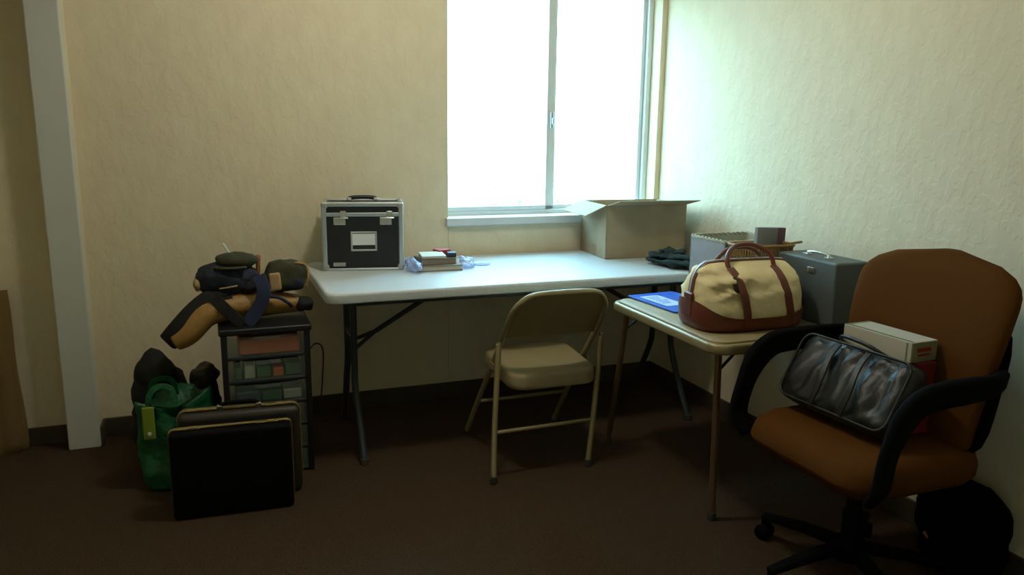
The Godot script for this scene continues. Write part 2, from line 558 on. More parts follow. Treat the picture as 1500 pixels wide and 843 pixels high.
func folding_chair() -> void:
	var t := thing("folding_chair", "beige metal folding chair drawn up to the white table", "chair", V(-1.03, 0, .8))
	# local x: -.19 .. .19 ; z: -.31 front foot (under the table), +.25 top of the back
	var tubep := []
	var hw := .203
	for s in [-1, 1]:
		var side := [V(s * (hw + .012), .012, -.31), V(s * (hw + .006), .22, -.155), V(s * hw, .43, .01), V(s * hw, .56, .115), V(s * (hw - .002), .62, .160)]
		if s == -1: tubep.append_array(side)
		else:
			tubep.append_array([V(-.193, .685, .203), V(-.150, .737, .236), V(-.08, .750, .244), V(.08, .750, .244), V(.150, .737, .236), V(.193, .685, .203)])
			side.reverse()
			tubep.append_array(side)
	var mb := MB.new()
	tube(mb, smoothed(tubep, 5), .0115, 10)
	part("back_frame", t, mb, M.beige_tube)
	# curved sheet of the backrest
	mb = MB.new()
	var prof := []
	var rings := []
	for i in 17:
		var u := -1.0 + 2.0 * i / 16
		var top := .750 - .10 * pow(absf(u), 5.5)
		var bulge := .022 * (1 - u * u)
		var ring := []
		for k in 9:
			var f := float(k) / 8
			var y := lerpf(.555, top, f)
			ring.append(V(u * .200, y, .113 + (y - .555) * .67 + bulge + .002))
		for k in 9:
			var f := 1 - float(k) / 8
			var y := lerpf(.555, top, f)
			ring.append(V(u * .200, y, .113 + (y - .555) * .67 + bulge - .002))
		rings.append(ring)
	loft(mb, rings)
	tube(mb, smoothed([V(-.198, .556, .117), V(-.1, .555, .130), V(0, .555, .136), V(.1, .555, .130), V(.198, .556, .117)], 4), .004, 6)
	part("backrest", t, mb, M.beige_metal)
	# seat: pressed sheet with a rolled lip
	mb = MB.new()
	rings = []
	for q in [[.372, .006, 0.0], [.370, .0, 0.0], [.385, -.001, 0.0], [.414, 0.0, 0.0], [.425, .005, 0.0], [.430, .014, 0.0], [.431, .03, 0.0], [.427, .055, 0.0], [.425, .09, 0.0]]:
		var ring := []
		for p in rrect(.392 - 2 * q[1], .37 - 2 * q[1], .07 - q[1] * .4, 6):
			ring.append(V(p.x * (1.0 - .05 * (p.y + .185) / .37 ), q[0] + .012 * (-p.y / .185), p.y + .005))
		rings.append(ring)
	loft(mb, rings)
	part("seat", t, mb, M.vinyl)
	for s in [-1, 1]:
		mb = MB.new()
		var foot := V(-.272 if s == -1 else .148, .012, .215 if s == -1 else .188)
		tube(mb, smoothed([V(s * (hw + .020), .535, .112), V(s * (hw + .02), .50, .118), V(lerpf(s * (hw + .02), foot.x, .6), .2, .165), foot], 4), .0115, 10)
		var l := part("rear_leg", t, mb, M.beige_tube)
		part("foot_cap", l, lathe(MB.new(), [Vector2(.013, 0), Vector2(.015, .004), Vector2(.015, .03), Vector2(.012, .031)], T(foot.x, 0, foot.z)), M.rubber)
		part("foot_cap", t, lathe(MB.new(), [Vector2(.013, 0), Vector2(.015, .004), Vector2(.015, .03), Vector2(.012, .031)], T(s * (hw + .012), 0, -.31)), M.rubber)
		mb = MB.new()
		rbox(mb, V(.006, .03, .05), T(s * (hw + .010), .415, .02), .003)
		part("hinge", t, mb, M.beige_tube)
	mb = MB.new()
	tube(mb, [V(-.246, .19, .168), V(.172, .19, .162)], .008, 8)
	part("crossbar", t, mb, M.beige_tube)
	mb = MB.new()
	tube(mb, [V(-.207, .20, -.170), V(.207, .20, -.170)], .008, 8)
	part("crossbar", t, mb, M.beige_tube)

func office_chair() -> void:
	# faces -x
	var t := thing("office_chair", "rust brown upholstered office chair with black arms and star base", "chair", V(-.48, 0, 1.99))
	var mb := MB.new()
	var rings := []
	# seat cushion with waterfall front
	for q in [[.385, .05, 0.0], [.390, .018, 0.0], [.415, .002, 0.0], [.445, 0.0, 0.0], [.475, .008, 0.0], [.492, .03, 0.0], [.498, .07, 0.0], [.498, .14, 0.0]]:
		var ring := []
		for p in rrect(.48 - 2 * q[1], .51 - 2 * q[1], .09 - q[1] * .3, 6):
			var y: float = q[0]
			if q[0] > .44: y -= .02 * smoothstep(-.10, -.24, p.x)
			ring.append(V(p.x - .01, y, p.y))
		rings.append(ring)
	loft(mb, rings)
	part("seat", t, mb, M.chair_fabric)
	# backrest: swept outline leaning back
	mb = MB.new()
	rings = []
	var yb := .45
	for i in 25:
		var f := float(i) / 24
		var y := lerpf(yb, 1.02, f)
		var w := .235 + .038 * smoothstep(0.0, .75, f)
		# rounded shoulders: the top is an arch
		if y > .90: w *= sqrt(max(.0004, 1.0 - pow((y - .90) / .1205, 2.4)))
		if y < .50: w *= sqrt(max(.02, 1.0 - pow((.50 - y) / .053, 2.0)))
		var th := .036 * (1.0 if (y > .52 and y < .99) else .72)
		var cx := .165 + (y - .5) * .20 - .016 * sin(PI * clampf((y - .5) / .5, 0, 1))
		var ring := []
		for k in 28:
			var a := TAU * k / 28
			var zz := signf(cos(a)) * pow(absf(cos(a)), .55) * w
			var xx := signf(sin(a)) * pow(absf(sin(a)), .7) * th
			ring.append(V(cx + xx + .02 * pow(zz / .26, 2) * -1.0, y, zz))
		rings.append(ring)
	loft(mb, rings)
	part("backrest", t, mb, M.chair_fabric)
	mb = MB.new()
	rings = []
	for i in 12:
		var f := float(i) / 11
		var y := lerpf(.415, .90, f)
		var w := .268 * sqrt(max(.03, 1.0 - pow(absf(f * 2 - 1), 5)))
		var cx := .200 + (y - .5) * .20
		var ring := []
		for k in 24:
			var a := TAU * k / 24
			var zz := signf(cos(a)) * pow(absf(cos(a)), .6) * w
			ring.append(V(cx + sin(a) * .022 - .03 * pow(zz / .268, 2.0), y, zz))
		rings.append(ring)
	loft(mb, rings)
	part("back_shell", t, mb, M.chair_plastic)
	for s in [-1, 1]:
		mb = MB.new()
		var z: float = s * .292
		var pts := smoothed([V(-.205, .41, s * .255), V(-.226, .46, z), V(-.212, .55, z), V(-.175, .635, z), V(-.12, .682, z), V(-.05, .694, z), V(.05, .697, z), V(.13, .70, z), V(.19, .705, s * .272)], 5)
		var sc := []
		for p in pts: sc.append(1.0 + .3 * smoothstep(.55, .66, p.y) - .25 * smoothstep(.02, .19, p.x))
		sweep(mb, pts, rrect(.058, .030, .012, 3), V(0, 0, 1), false, sc)
		part("armrest", t, mb, M.chair_plastic)
	mb = MB.new()
	rbox(mb, V(.24, .05, .20), T(0, .362, 0), .012)
	rbox(mb, V(.06, .012, .012), T(-.10, .352, .13), .004)
	part("tilt_mechanism", t, mb, M.chair_plastic)
	mb = MB.new()
	rbox(mb, V(.02, .24, .07), T(.235, .47, 0, 0, 0, -.12), .006)
	rbox(mb, V(.18, .018, .07), T(.16, .37, 0), .006)
	part("back_bracket", t, mb, M.chair_plastic)
	part("gas_column", t, lathe(MB.new(), [Vector2(.03, .07), Vector2(.03, .22), Vector2(.022, .222), Vector2(.022, .34)]), M.chair_plastic)
	mb = MB.new()
	lathe(mb, [Vector2(.045, .065), Vector2(.05, .075), Vector2(.05, .12), Vector2(.04, .13)])
	part("hub", t, mb, M.chair_plastic)
	for i in 5:
		var a := deg_to_rad(-108 + 72 * i)
		var d := V(cos(a), 0, sin(a))
		mb = MB.new()
		sweep(mb, [d * .03 + V(0, .105, 0), d * .16 + V(0, .098, 0), d * .30 + V(0, .078, 0)], rrect(.05, .034, .012, 2), Vector3.UP, false, [1.0, .85, .62])
		var l := part("base_leg", t, mb, M.chair_plastic)
		mb = MB.new()
		var sd := V(-d.z, 0, d.x)
		for k in [-1, 1]:
			lathe(mb, [Vector2(.012, -.011), Vector2(.024, -.009), Vector2(.026, 0), Vector2(.024, .009), Vector2(.012, .011)], Transform3D(Basis(d, sd, d.cross(sd)), d * .295 + V(0, .026, 0) + sd * .016 * k), 16)
		tube(mb, [d * .30 + V(0, .03, 0), d * .30 + V(0, .075, 0)], .008, 8)
		part("caster", l, mb, M.chair_plastic)

func drawer_cart() -> void:
	var t := thing("drawer_cart", "black framed tower of clear plastic drawers beside the table legs", "drawer cart", V(-2.10, 0, .48))
	var hx := .163
	var hz := .175
	var top := .605
	var mb := MB.new()
	for sx in [-1, 1]:
		for sz in [-1, 1]:
			mb = MB.new()
			rbox(mb, V(.022, top - .01, .022), T(sx * (hx - .011), (top - .01) / 2, sz * (hz - .011)), .005)
			part("post", t, mb, M.cart_frame)
	mb = MB.new()
	rbox(mb, V(2 * hx + .014, .026, 2 * hz + .014), T(0, top - .013, 0), .008)
	part("top_shelf", t, mb, M.cart_frame)
	var step := .0955
	for k in 6:
		var y1 := top - .03 - k * step
		var y0 := y1 - step + .012
		mb = MB.new()
		rbox(mb, V(2 * hx - .03, .012, 2 * hz - .01), T(0, y0 - .006, 0), .003)
		part("shelf_rail", t, mb, M.cart_frame)
		var dr := Node3D.new()
		dr.name = "drawer"
		t.add_child(dr, true)
		mb = MB.new()
		var w := hx - .020
		var zf := hz - .004
		wbox(mb, V(-w, y0 + .002, zf - .005), V(w, y1 - .006, zf), .002)
		wbox(mb, V(-w, y0 + .002, -zf + .02), V(-w + .004, y1 - .012, zf - .005), .001)
		wbox(mb, V(w - .004, y0 + .002, -zf + .02), V(w, y1 - .012, zf - .005), .001)
		wbox(mb, V(-w, y0 + .002, -zf + .016), V(w, y1 - .012, -zf + .02), .001)
		wbox(mb, V(-w, y0 + .001, -zf + .02), V(w, y0 + .004, zf - .005), .001)
		rbox(mb, V(.10, .012, .016), T(0, y1 - .012, zf + .004), .004)
		part("box", dr, mb, M.drawer)
		# what shows through the front
		var fills := []
		if k == 0: fills = [[-.10, .125, M.orange, .058]]
		elif k == 1: fills = [[-.12, -.095, M.fill_green, .05], [-.085, -.045, M.fill_white, .055], [-.04, .015, M.fill_green, .045], [.02, .06, M.orange, .035], [.065, .125, M.fill_green, .05]]
		elif k == 2: fills = [[-.12, -.03, M.fill_blue, .045], [-.025, .05, M.fill_green, .04], [.055, .125, M.fill_white, .04]]
		else: fills = [[-.11, .0, M.fill_blue, .045], [.01, .12, M.fill_green, .05]]
		for q in fills:
			part("contents", dr, rbox(MB.new(), V(q[1] - q[0], q[3], .26), T((q[0] + q[1]) / 2, y0 + .005 + q[3] / 2, .03), .006), q[2])

func aluminium_case() -> void:
	var t := thing("equipment_case", "upright black case with aluminium edges and label holder on the white table", "case", V(-1.640, .740, .212), -.193)
	var W := .348
	var H := .300
	var D := .20
	var mb := MB.new()
	rbox(mb, V(W - .012, H - .012, D - .012), T(0, H / 2, 0), .003)
	part("body", t, mb, M.case_black)
	var e := .021
	var hx := W / 2 - e / 2
	var hz := D / 2 - e / 2
	for sx in [-1, 1]:
		for sz in [-1, 1]: part("edge_rail", t, rbox(MB.new(), V(e, H - .02, e), T(sx * hx, H / 2, sz * hz), .006, 3), M.alu)
		for yy in [e / 2, H - e / 2]: part("edge_rail", t, rbox(MB.new(), V(e * .9, e * .75, D - .03), T(sx * hx, yy, 0), .005), M.alu)
	for sz in [-1, 1]:
		part("edge_rail", t, rbox(MB.new(), V(W - .03, .012, e * .9), T(0, .006, sz * hz), .004), M.alu)
		part("edge_rail", t, rbox(MB.new(), V(W - .03, e * .9, e * .9), T(0, H - e / 2, sz * hz), .005), M.alu)
		part("lid_rail", t, rbox(MB.new(), V(W - .04, .017, .012), T(0, .246, sz * (D / 2 - .007)), .003), M.alu)
		for sx in [-1, 1]:
			for yy in [.012, H - .012]: part("corner", t, rbox(MB.new(), V(.03, .03, .03), T(sx * (W / 2 - .0135), yy + (.0032 if yy < .1 else -.0022), sz * (D / 2 - .0135)), .011, 3), M.plate)
	for x in [-.098, .098]:
		mb = MB.new()
		rbox(mb, V(.052, .034, .007), T(x, .218, D / 2 - .002), .003)
		var l := part("latch", t, mb, M.chrome)
		mb = MB.new()
		rbox(mb, V(.026, .034, .009), T(x + .016, .246, D / 2 + .003), .003)
		tube(mb, [V(x - .004, .232, D / 2 + .006), V(x + .036, .232, D / 2 + .006)], .004, 8)
		part("clasp", l, mb, M.chrome)
	mb = MB.new()
	for q in [[0, .039, .112, .008], [0, -.039, .112, .008], [.052, 0, .008, .082], [-.052, 0, .008, .082]]:
		rbox(mb, V(q[2], q[3], .006), T(q[0] + .003, .130 + q[1], D / 2 - .003), .002)
	part("label_frame", t, mb, M.plate)
	part("label_card", t, rbox(MB.new(), V(.098, .050, .003), T(.003, .138, D / 2 - .0045), .0006), M.card, "white card in the label frame")
	part("name_plate", t, rbox(MB.new(), V(.052, .016, .004), T(-.103, .029, D / 2 - .004), .001), M.plate)
	mb = MB.new()
	tube(mb, smoothed([V(-.06, H - .002, 0), V(-.058, H + .007, 0), V(-.04, H + .012, 0), V(0, H + .013, 0), V(.04, H + .012, 0), V(.058, H + .007, 0), V(.06, H - .002, 0)], 4), .009, 10)
	var h := part("handle", t, mb, M.case_black)
	for x in [-.058, .058]:
		mb = MB.new()
		rbox(mb, V(.022, .016, .03), T(x, H + .005, 0), .005)
		part("handle_bracket", h, mb, M.chrome)

func cardboard_box() -> void:
	var t := thing("cardboard_box", "open brown cardboard box with flaps folded out on the white table", "box", V(-.262, .740, .190), -.055)
	var W := .435
	var H := .262
	var D := .31
	var c := .004
	var mb := MB.new()
	wbox(mb, V(-W / 2, 0, D / 2 - c), V(W / 2, H, D / 2), .001); wbox(mb, V(-W / 2, 0, -D / 2), V(W / 2, H, -D / 2 + c), .001)
	wbox(mb, V(-W / 2, 0, -D / 2), V(-W / 2 + c, H, D / 2), .001); wbox(mb, V(W / 2 - c, 0, -D / 2), V(W / 2, H, D / 2), .001)
	wbox(mb, V(-W / 2, 0, -D / 2), V(W / 2, c, D / 2), .001)
	part("body", t, mb, M.cardboard)
	# flaps hinge on the rim: [side, length, angle above level]
	var f := .135
	part("flap", t, rbox(MB.new(), V(W - .008, .004, f), Transform3D(Basis(Vector3.RIGHT, deg_to_rad(-13)), V(0, H, D / 2)) * T(0, 0, f / 2), .001, 1), M.cardboard)
	part("flap", t, rbox(MB.new(), V(.12, .004, D - .008), Transform3D(Basis(Vector3.BACK, deg_to_rad(24)), V(-W / 2, H, 0)) * T(-.06, 0, 0), .001, 1), M.cardboard)
	part("flap", t, rbox(MB.new(), V(W - .008, .004, .10), Transform3D(Basis(Vector3.RIGHT, deg_to_rad(78)), V(0, H - .004, -D / 2 + .008)) * T(0, 0, .05), .001, 1), M.cardboard)
	part("flap", t, rbox(MB.new(), V(.12, .004, D - .012), Transform3D(Basis(Vector3.BACK, deg_to_rad(-110)), V(W / 2 - .005, H - .004, 0)) * T(.06, 0, 0), .001, 1), M.cardboard)
	part("tape", t, rbox(MB.new(), V(.001, .05, .055), T(-W / 2 - .0005, .032, .02), .0003, 1), M.tape)

func duffel_half(v: float) -> Vector2:
	# half length, half depth at height v (0..1)
	var ks := [[0.0, .196, .112], [.08, .208, .125], [.3, .210, .130], [.55, .208, .122], [.75, .202, .100], [.88, .188, .070], [.96, .170, .036], [1.0, .150, .012]]
	for i in ks.size() - 1:
		if v <= ks[i + 1][0]:
			var f: float = (v - ks[i][0]) / (ks[i + 1][0] - ks[i][0])
			return Vector2(lerpf(ks[i][1], ks[i + 1][1], f), lerpf(ks[i][2], ks[i + 1][2], f))
	return Vector2(.150, .012)
const DH := .230
func duffel_z(x: float, v: float) -> float:
	var h := duffel_half(v)
	return h.y * pow(max(0.0, 1.0 - pow(absf(x) / h.x, 3.6)), 1 / 3.6)
func duffel_ring(v: float, grow := 0.0, wrinkle := 0.0) -> Array:
	var h := duffel_half(v) + Vector2.ONE * grow
	var fn := FastNoiseLite.new()
	fn.seed = 7; fn.frequency = 11.0; fn.fractal_octaves = 2
	var ring := []
	for i in 64:
		var a := TAU * i / 64
		var c := cos(a)
		var s := sin(a)
		var k := pow(pow(absf(c), 3.6) + pow(absf(s), 3.6), -1 / 3.6)
		var p := V(c * k * h.x, v * DH, s * k * h.y)
		var w := wrinkle * (1.0 - smoothstep(-.12, .02, p.x) * .75) * (1.0 - smoothstep(.85, 1.0, v)) * smoothstep(.34, .55, v) * (1.0 - smoothstep(.165, .205, absf(p.x)))
		var d := V(c, 0, s)
		p += d * w * fn.get_noise_3d(p.x * .8, p.y * 2.0 - p.x * 1.2, p.z)
		ring.append(p)
	return ring
func ribbon(mb: MB, pts: Array, width: float, thick: float, up: Vector3) -> MB:
	return sweep(mb, pts, rrect(thick, width, thick * .45, 2), up, false, [], Transform3D.IDENTITY, true)
func duffel() -> void:
	var t := thing("duffel_bag", "cream canvas duffel bag with brown leather base and straps", "bag", V(-.517, .683, 1.425), -.03)
	var mb := MB.new()
	var rings := []
	for i in 29: rings.append(duffel_ring(i / 28.0, 0.0, .042))
	loft(mb, rings)
	part("body", t, mb, M.canvas)
	# leather boot, rising at both ends
	mb = MB.new()
	rings = []
	for i in 9:
		var ring := []
		var f := i / 8.0
		for p in duffel_ring(.02, .004):
			var rise: float = (.050 + .060 * pow(absf(p.x) / .21, 4.0)) / DH
			var v := lerpf(0.0, rise, f)
			var h := duffel_half(v) + Vector2.ONE * .006
			var h0 := duffel_half(.02) + Vector2.ONE * .004
			ring.append(V(p.x * h.x / h0.x, v * DH, p.z * h.y / h0.y))
		rings.append(ring)
	loft(mb, rings, Transform3D.IDENTITY, true, false)
	part("leather_base", t, mb, M.leather_brown)
	# straps up both faces, turning into handles
	for s in [-1, 1]:
		for x in [-.055, .125]:
			var pts := []
			for i in 15:
				var v := lerpf(.03, .93, i / 14.0)
				pts.append(V(x - .040 * v, v * DH, s * (duffel_z(x, v) + .006)))
			mb = MB.new()
			ribbon(mb, pts, .030, .005, V(1, 0, 0))
			part("strap", t, mb, M.leather_brown)
	for s in [-1, 1]:
		mb = MB.new()
		var drop := 0.0 if s == 1 else .015
		var pts := smoothed([V(-.094, .205, s * .052), V(-.092, .246 - drop, s * .030), V(-.045, .277 - drop, s * .018 - .02), V(.01, .285 - drop, s * .016 - .02), V(.06, .274 - drop, s * .02 - .015), V(.088, .248 - drop, s * .032), V(.091, .205, s * .052)], 6)
		tube(mb, pts, .0085, 8)
		part("handle", t, mb, M.leather_brown)
	# zip band over the ridge and down the ends
	mb = MB.new()
	var zp := []
	for i in 12:
		var v := lerpf(.38, .995, i / 11.0)
		zp.append(V(-duffel_half(v).x - .003, v * DH, .0))
	for i in 6: zp.append(V(lerpf(-.11, .11, i / 5.0), DH + .003, 0))
	for i in 12:
		var v := lerpf(.995, .38, i / 11.0)
		zp.append(V(duffel_half(v).x + .003, v * DH, .0))
	ribbon(mb, zp, .030, .004, V(0, 0, 1))
	part("zip_band", t, mb, M.leather_brown)
	mb = MB.new()
	for p in range(zp.size()): zp[p] += (zp[p] - V(0, .1, 0)).normalized() * .003
	ribbon(mb, zp, .010, .003, V(0, 0, 1))
	part("zip", t, mb, M.zip)
	for s in [-1, 1]:
		mb = MB.new()
		rbox(mb, V(.010, .085, .040), T(s * .213, .085, 0, 0, 0, s * .02), .005)
		rbox(mb, V(.012, .02, .05), T(s * .216, .115, 0), .004)
		part("end_tab", t, mb, M.leather_brown)
	mb = MB.new()
	lathe(mb, [Vector2(.0135, -.002), Vector2(.016, 0), Vector2(.014, .003), Vector2(.004, .004)], Transform3D(Basis(V(.95, 0, 0), V(0, .45, .9), V(0, -1.75, .80)), V(-.100, .165, duffel_z(-.1, .70) + .003)))
	part("badge", t, mb, M.olive, "dark oval leather badge")
	mb = MB.new()
	rbox(mb, V(.016, .018, .012), T(.186, .178, .02), .004)
	part("buckle", t, mb, M.chrome)

func grey_case() -> void:
	var t := thing("hard_case", "grey hard-shell carrying case with steel fittings behind the duffel bag", "case", V(-.186, .683, 1.447))
	var mb := MB.new()
	rbox(mb, V(.148, .232, .305), T(0, .116, 0), .010, 3)
	part("body", t, mb, M.grey_case)
	mb = MB.new()
	rbox(mb, V(.006, .236, .309), T(-.02, .117, 0), .002)
	mb = MB.new()
	tube(mb, smoothed([V(-.02, .232, -.055), V(-.02, .243, -.05), V(-.02, .247, 0), V(-.02, .243, .05), V(-.02, .232, .055)], 4), .005, 8)
	var h := part("handle", t, mb, M.chrome)
	for z in [-.055, .055]: part("handle_mount", h, rbox(MB.new(), V(.022, .006, .024), T(-.02, .2345, z), .002), M.chrome)
	mb = MB.new()
	rbox(mb, V(.006, .022, .034), T(-.0755, .19, .03), .002)
	part("latch", t, mb, M.chrome)

func basket_and_bin() -> void:
	var t := thing("storage_bin", "open mauve grey bin with woven rim between cardboard box and wicker basket", "bin", V(-.247, .683, 1.022))
	var W := .285
	var D := .24
	var H := .243
	var mb := MB.new()
	var c := .007
	wbox(mb, V(-W / 2, 0, D / 2 - c), V(W / 2, H, D / 2), .002); wbox(mb, V(-W / 2, 0, -D / 2), V(W / 2, H, -D / 2 + c), .002)
	wbox(mb, V(-W / 2, 0, -D / 2), V(-W / 2 + c, H, D / 2), .002); wbox(mb, V(W / 2 - c, 0, -D / 2), V(W / 2, H, D / 2), .002)
	wbox(mb, V(-W / 2, 0, -D / 2), V(W / 2, c, D / 2), .002)
	part("body", t, mb, M.mauve)
	mb = MB.new()
	wbox(mb, V(-W / 2 + c, H - .055, D / 2 - c - .003), V(W / 2 - c, H - .002, D / 2 - c), .001); wbox(mb, V(-W / 2 + c, .1, -D / 2 + c), V(W / 2 - c, H - .002, -D / 2 + c + .003), .001)
	wbox(mb, V(-W / 2 + c, .1, -D / 2 + c), V(-W / 2 + c + .003, H - .002, D / 2 - c), .001); wbox(mb, V(W / 2 - c - .003, .1, -D / 2 + c), V(W / 2 - c, H - .002, D / 2 - c), .001)
	part("lining", t, mb, M.cream_inner, "cream lining")
	mb = MB.new()
	var rim := []
	for q in outline(-W / 2 + .003, W / 2 - .003, -D / 2 + .003, D / 2 - .003, .012, 3): rim.append(q)
	var k := 120
	var per := []
	var total := 0.0
	for i in rim.size(): total += rim[i].distance_to(rim[(i + 1) % rim.size()])
	for strand in 2:
		var pts := []
		for j in k:
			var want := total * j / k
			var i := 0
			while want > rim[i].distance_to(rim[(i + 1) % rim.size()]):
				want -= rim[i].distance_to(rim[(i + 1) % rim.size()]); i += 1
			var q: Vector2 = rim[i].lerp(rim[(i + 1) % rim.size()], want / rim[i].distance_to(rim[(i + 1) % rim.size()]))
			var a := TAU * j / 6.0 + PI * strand
			var d := q.normalized()
			pts.append(V(q.x + d.x * cos(a) * .0045, H + .004 + sin(a) * .0045, q.y + d.y * cos(a) * .0045))
		tube(mb, pts, .0042, 5, true)
	part("woven_rim", t, mb, M.cream_inner)

	t = thing("wicker_basket", "small brown wicker basket of upright stakes behind the duffel handles", "basket", V(-.282, .683, 1.222))
	var poly := outline(-.115, .115, -.062, .062, .03, 4)
	mb = MB.new()
	var n := 64
	total = 0.0
	for i in poly.size(): total += poly[i].distance_to(poly[(i + 1) % poly.size()])
	var ring := []
	for j in n:
		var want := total * j / n
		var i := 0
		while want > poly[i].distance_to(poly[(i + 1) % poly.size()]):
			want -= poly[i].distance_to(poly[(i + 1) % poly.size()]); i += 1
		ring.append(poly[i].lerp(poly[(i + 1) % poly.size()], want / poly[i].distance_to(poly[(i + 1) % poly.size()])))
	for q in ring: tube(mb, [V(q.x * .92, .004, q.y * .92), V(q.x, .245, q.y)], .0034, 5)
	part("stakes", t, mb, M.wicker).set_meta("kind", "stuff")
	mb = MB.new()
	for y in [.008, .075, .150, .205]:
		var pts := []
		for j in n: pts.append(V(ring[j].x * (.92 + .08 * y / .225) * (1.02 if j % 2 else .97), y, ring[j].y * (.92 + .08 * y / .225) * (1.03 if j % 2 else .96)))
		tube(mb, pts, .0035, 5, true)
	part("weave_bands", t, mb, M.wicker_dark)
	mb = MB.new()
	slab(mb, outline(-.108, .108, -.056, .056, .026, 4), .003, .008)
	part("bottom", t, mb, M.wicker_dark)
	mb = MB.new()
	var pts := []
	for q in ring: pts.append(V(q.x * 1.02, .248, q.y * 1.03))
	tube(mb, pts, .007, 7, true)
	part("rim", t, mb, M.wicker)
	mb = MB.new()
	tube(mb, [V(.10, .256, .055), V(.163, .256, .035)], .005, 8)
	part("peg", t, mb, M.wicker)
	t = thing("book", "grey hardback with dark purple edge standing in the wicker basket", "book", V(-.232, .693, 1.200), .12)
	part("cover", t, rbox(MB.new(), V(.145, .30, .018), T(0, .15, 0, 0, -.03, -.06), .003), M.book_grey)
	part("corner_patch", t, rbox(MB.new(), V(.034, .07, .0188), T(.060, .262, 0.0045, 0, -.03, -.06), .003), M.book_purple)

func folder() -> void:
	var t := thing("folder", "bright blue folder with a pale printed label on the card table", "folder", V(-.560, .6845, 1.045), .08)
	part("cover", t, slab(MB.new(), outline(-.115, .115, -.145, .175, .012, 3), 0, .006, Transform3D.IDENTITY, .001), M.folder)
	var lb := part("label_sheet", t, slab(MB.new(), outline(-.085, .005, -.10, .085, .004, 2), .006, .0066), M.paper_blue, "pale label with faded blue print")
	for i in 6:
		part("print_line", lb, slab(MB.new(), outline(-.070, -.012 - .008 * (i % 3), -.08 + i * .022, -.072 + i * .022, .002, 1), .0066, .0069), M.print_blue)

func crumple(mb: MB, rad: Vector3, at: Transform3D, sd: int) -> MB: return blob(mb, rad, at, 2.6, .028, 14.0, sd, 26, 14, true)

func table_clutter() -> void:
	var y := .740
	var t := thing("paperback", "tan paperback lying under the other things beside the black case", "book", V(-1.340, y, .345), -.06)
	part("cover", t, rbox(MB.new(), V(.205, .004, .145), T(0, .002, 0), .001, 1), M.tan_book)
	part("cover", t, rbox(MB.new(), V(.205, .004, .145), T(0, .024, 0), .001, 1), M.tan_book)
	part("pages", t, rbox(MB.new(), V(.198, .018, .138), T(0, .013, 0), .001, 1), M.pages)
	t = thing("paperback", "brown paperback stacked on the tan paperback", "book", V(-1.345, y + .026, .335), .04)
	part("cover", t, rbox(MB.new(), V(.165, .003, .125), T(0, .0015, 0), .001, 1), M.brown_book)
	part("cover", t, rbox(MB.new(), V(.165, .003, .125), T(0, .0245, 0), .001, 1), M.brown_book)
	part("pages", t, rbox(MB.new(), V(.158, .020, .119), T(0, .013, 0), .001, 1), M.tan_book)
	t = thing("note_pad", "pale yellow note pad lying on the paperbacks", "note pad", V(-1.365, y + .0525, .355), -.08)
	part("pad", t, rbox(MB.new(), V(.105, .009, .085), T(0, .008, 0, 0, .05), .002, 1), M.pages)
	part("sheet", t, rbox(MB.new(), V(.107, .002, .088), T(.002, .0155, 0, .04, .08), .0005, 1), M.paper)
	single("card_packet", "red card packet on the paperbacks behind the note pad", "packet", rbox(MB.new(), V(.062, .026, .06), T(0, .013, 0), .003), M.red_card, V(-1.300, y + .0525, .290), .2)
	single("card_packet", "small dark blue packet beside the note pad on the paperbacks", "packet", rbox(MB.new(), V(.04, .02, .055), T(0, .010, 0), .003), M.navy_card, V(-1.272, y + .0525, .345), -.2)
	single("plastic_bag", "crumpled clear plastic bag between black case and paperbacks", "plastic bag", crumple(MB.new(), V(.024, .026, .080), T(0, .026, 0), 3), M.plastic_wrap, V(-1.455, y + .001, .385), .1)
	single("plastic_bag", "crumpled clear plastic bag against the free end of the paperbacks", "plastic bag", crumple(MB.new(), V(.030, .022, .065), T(0, .022, 0), 8), M.plastic_wrap, V(-1.200, y + .001, .345), -.05)
	single("clear_disc", "thin clear disc lying on the white table near the paperbacks", "disc", lathe(MB.new(), [Vector2(.034, 0), Vector2(.040, .001), Vector2(.041, .005), Vector2(.039, .005), Vector2(.036, .002)], T(0, 0, 0), 28), M.plastic_wrap, V(-1.112, y + .001, .30))
	# folded dark cloth
	t = thing("folded_cloth", "dark teal folded cloth pouch in front of the cardboard box", "cloth", V(-.268, y + .014, .605), .30)
	var i := 0
	for q in [[V(.085, .012, .135), V(0, .012, 0), .0], [V(.070, .012, .105), V(.012, .032, -.012), .2], [V(.052, .009, .062), V(.022, .050, -.05), -.15]]:
		part("fold", t, blob(MB.new(), q[0], T(q[1].x, q[1].y, q[1].z, q[2]), 2.6, .034, 15.0, 20 + i, 36, 18), M.teal_cloth)
		i += 1

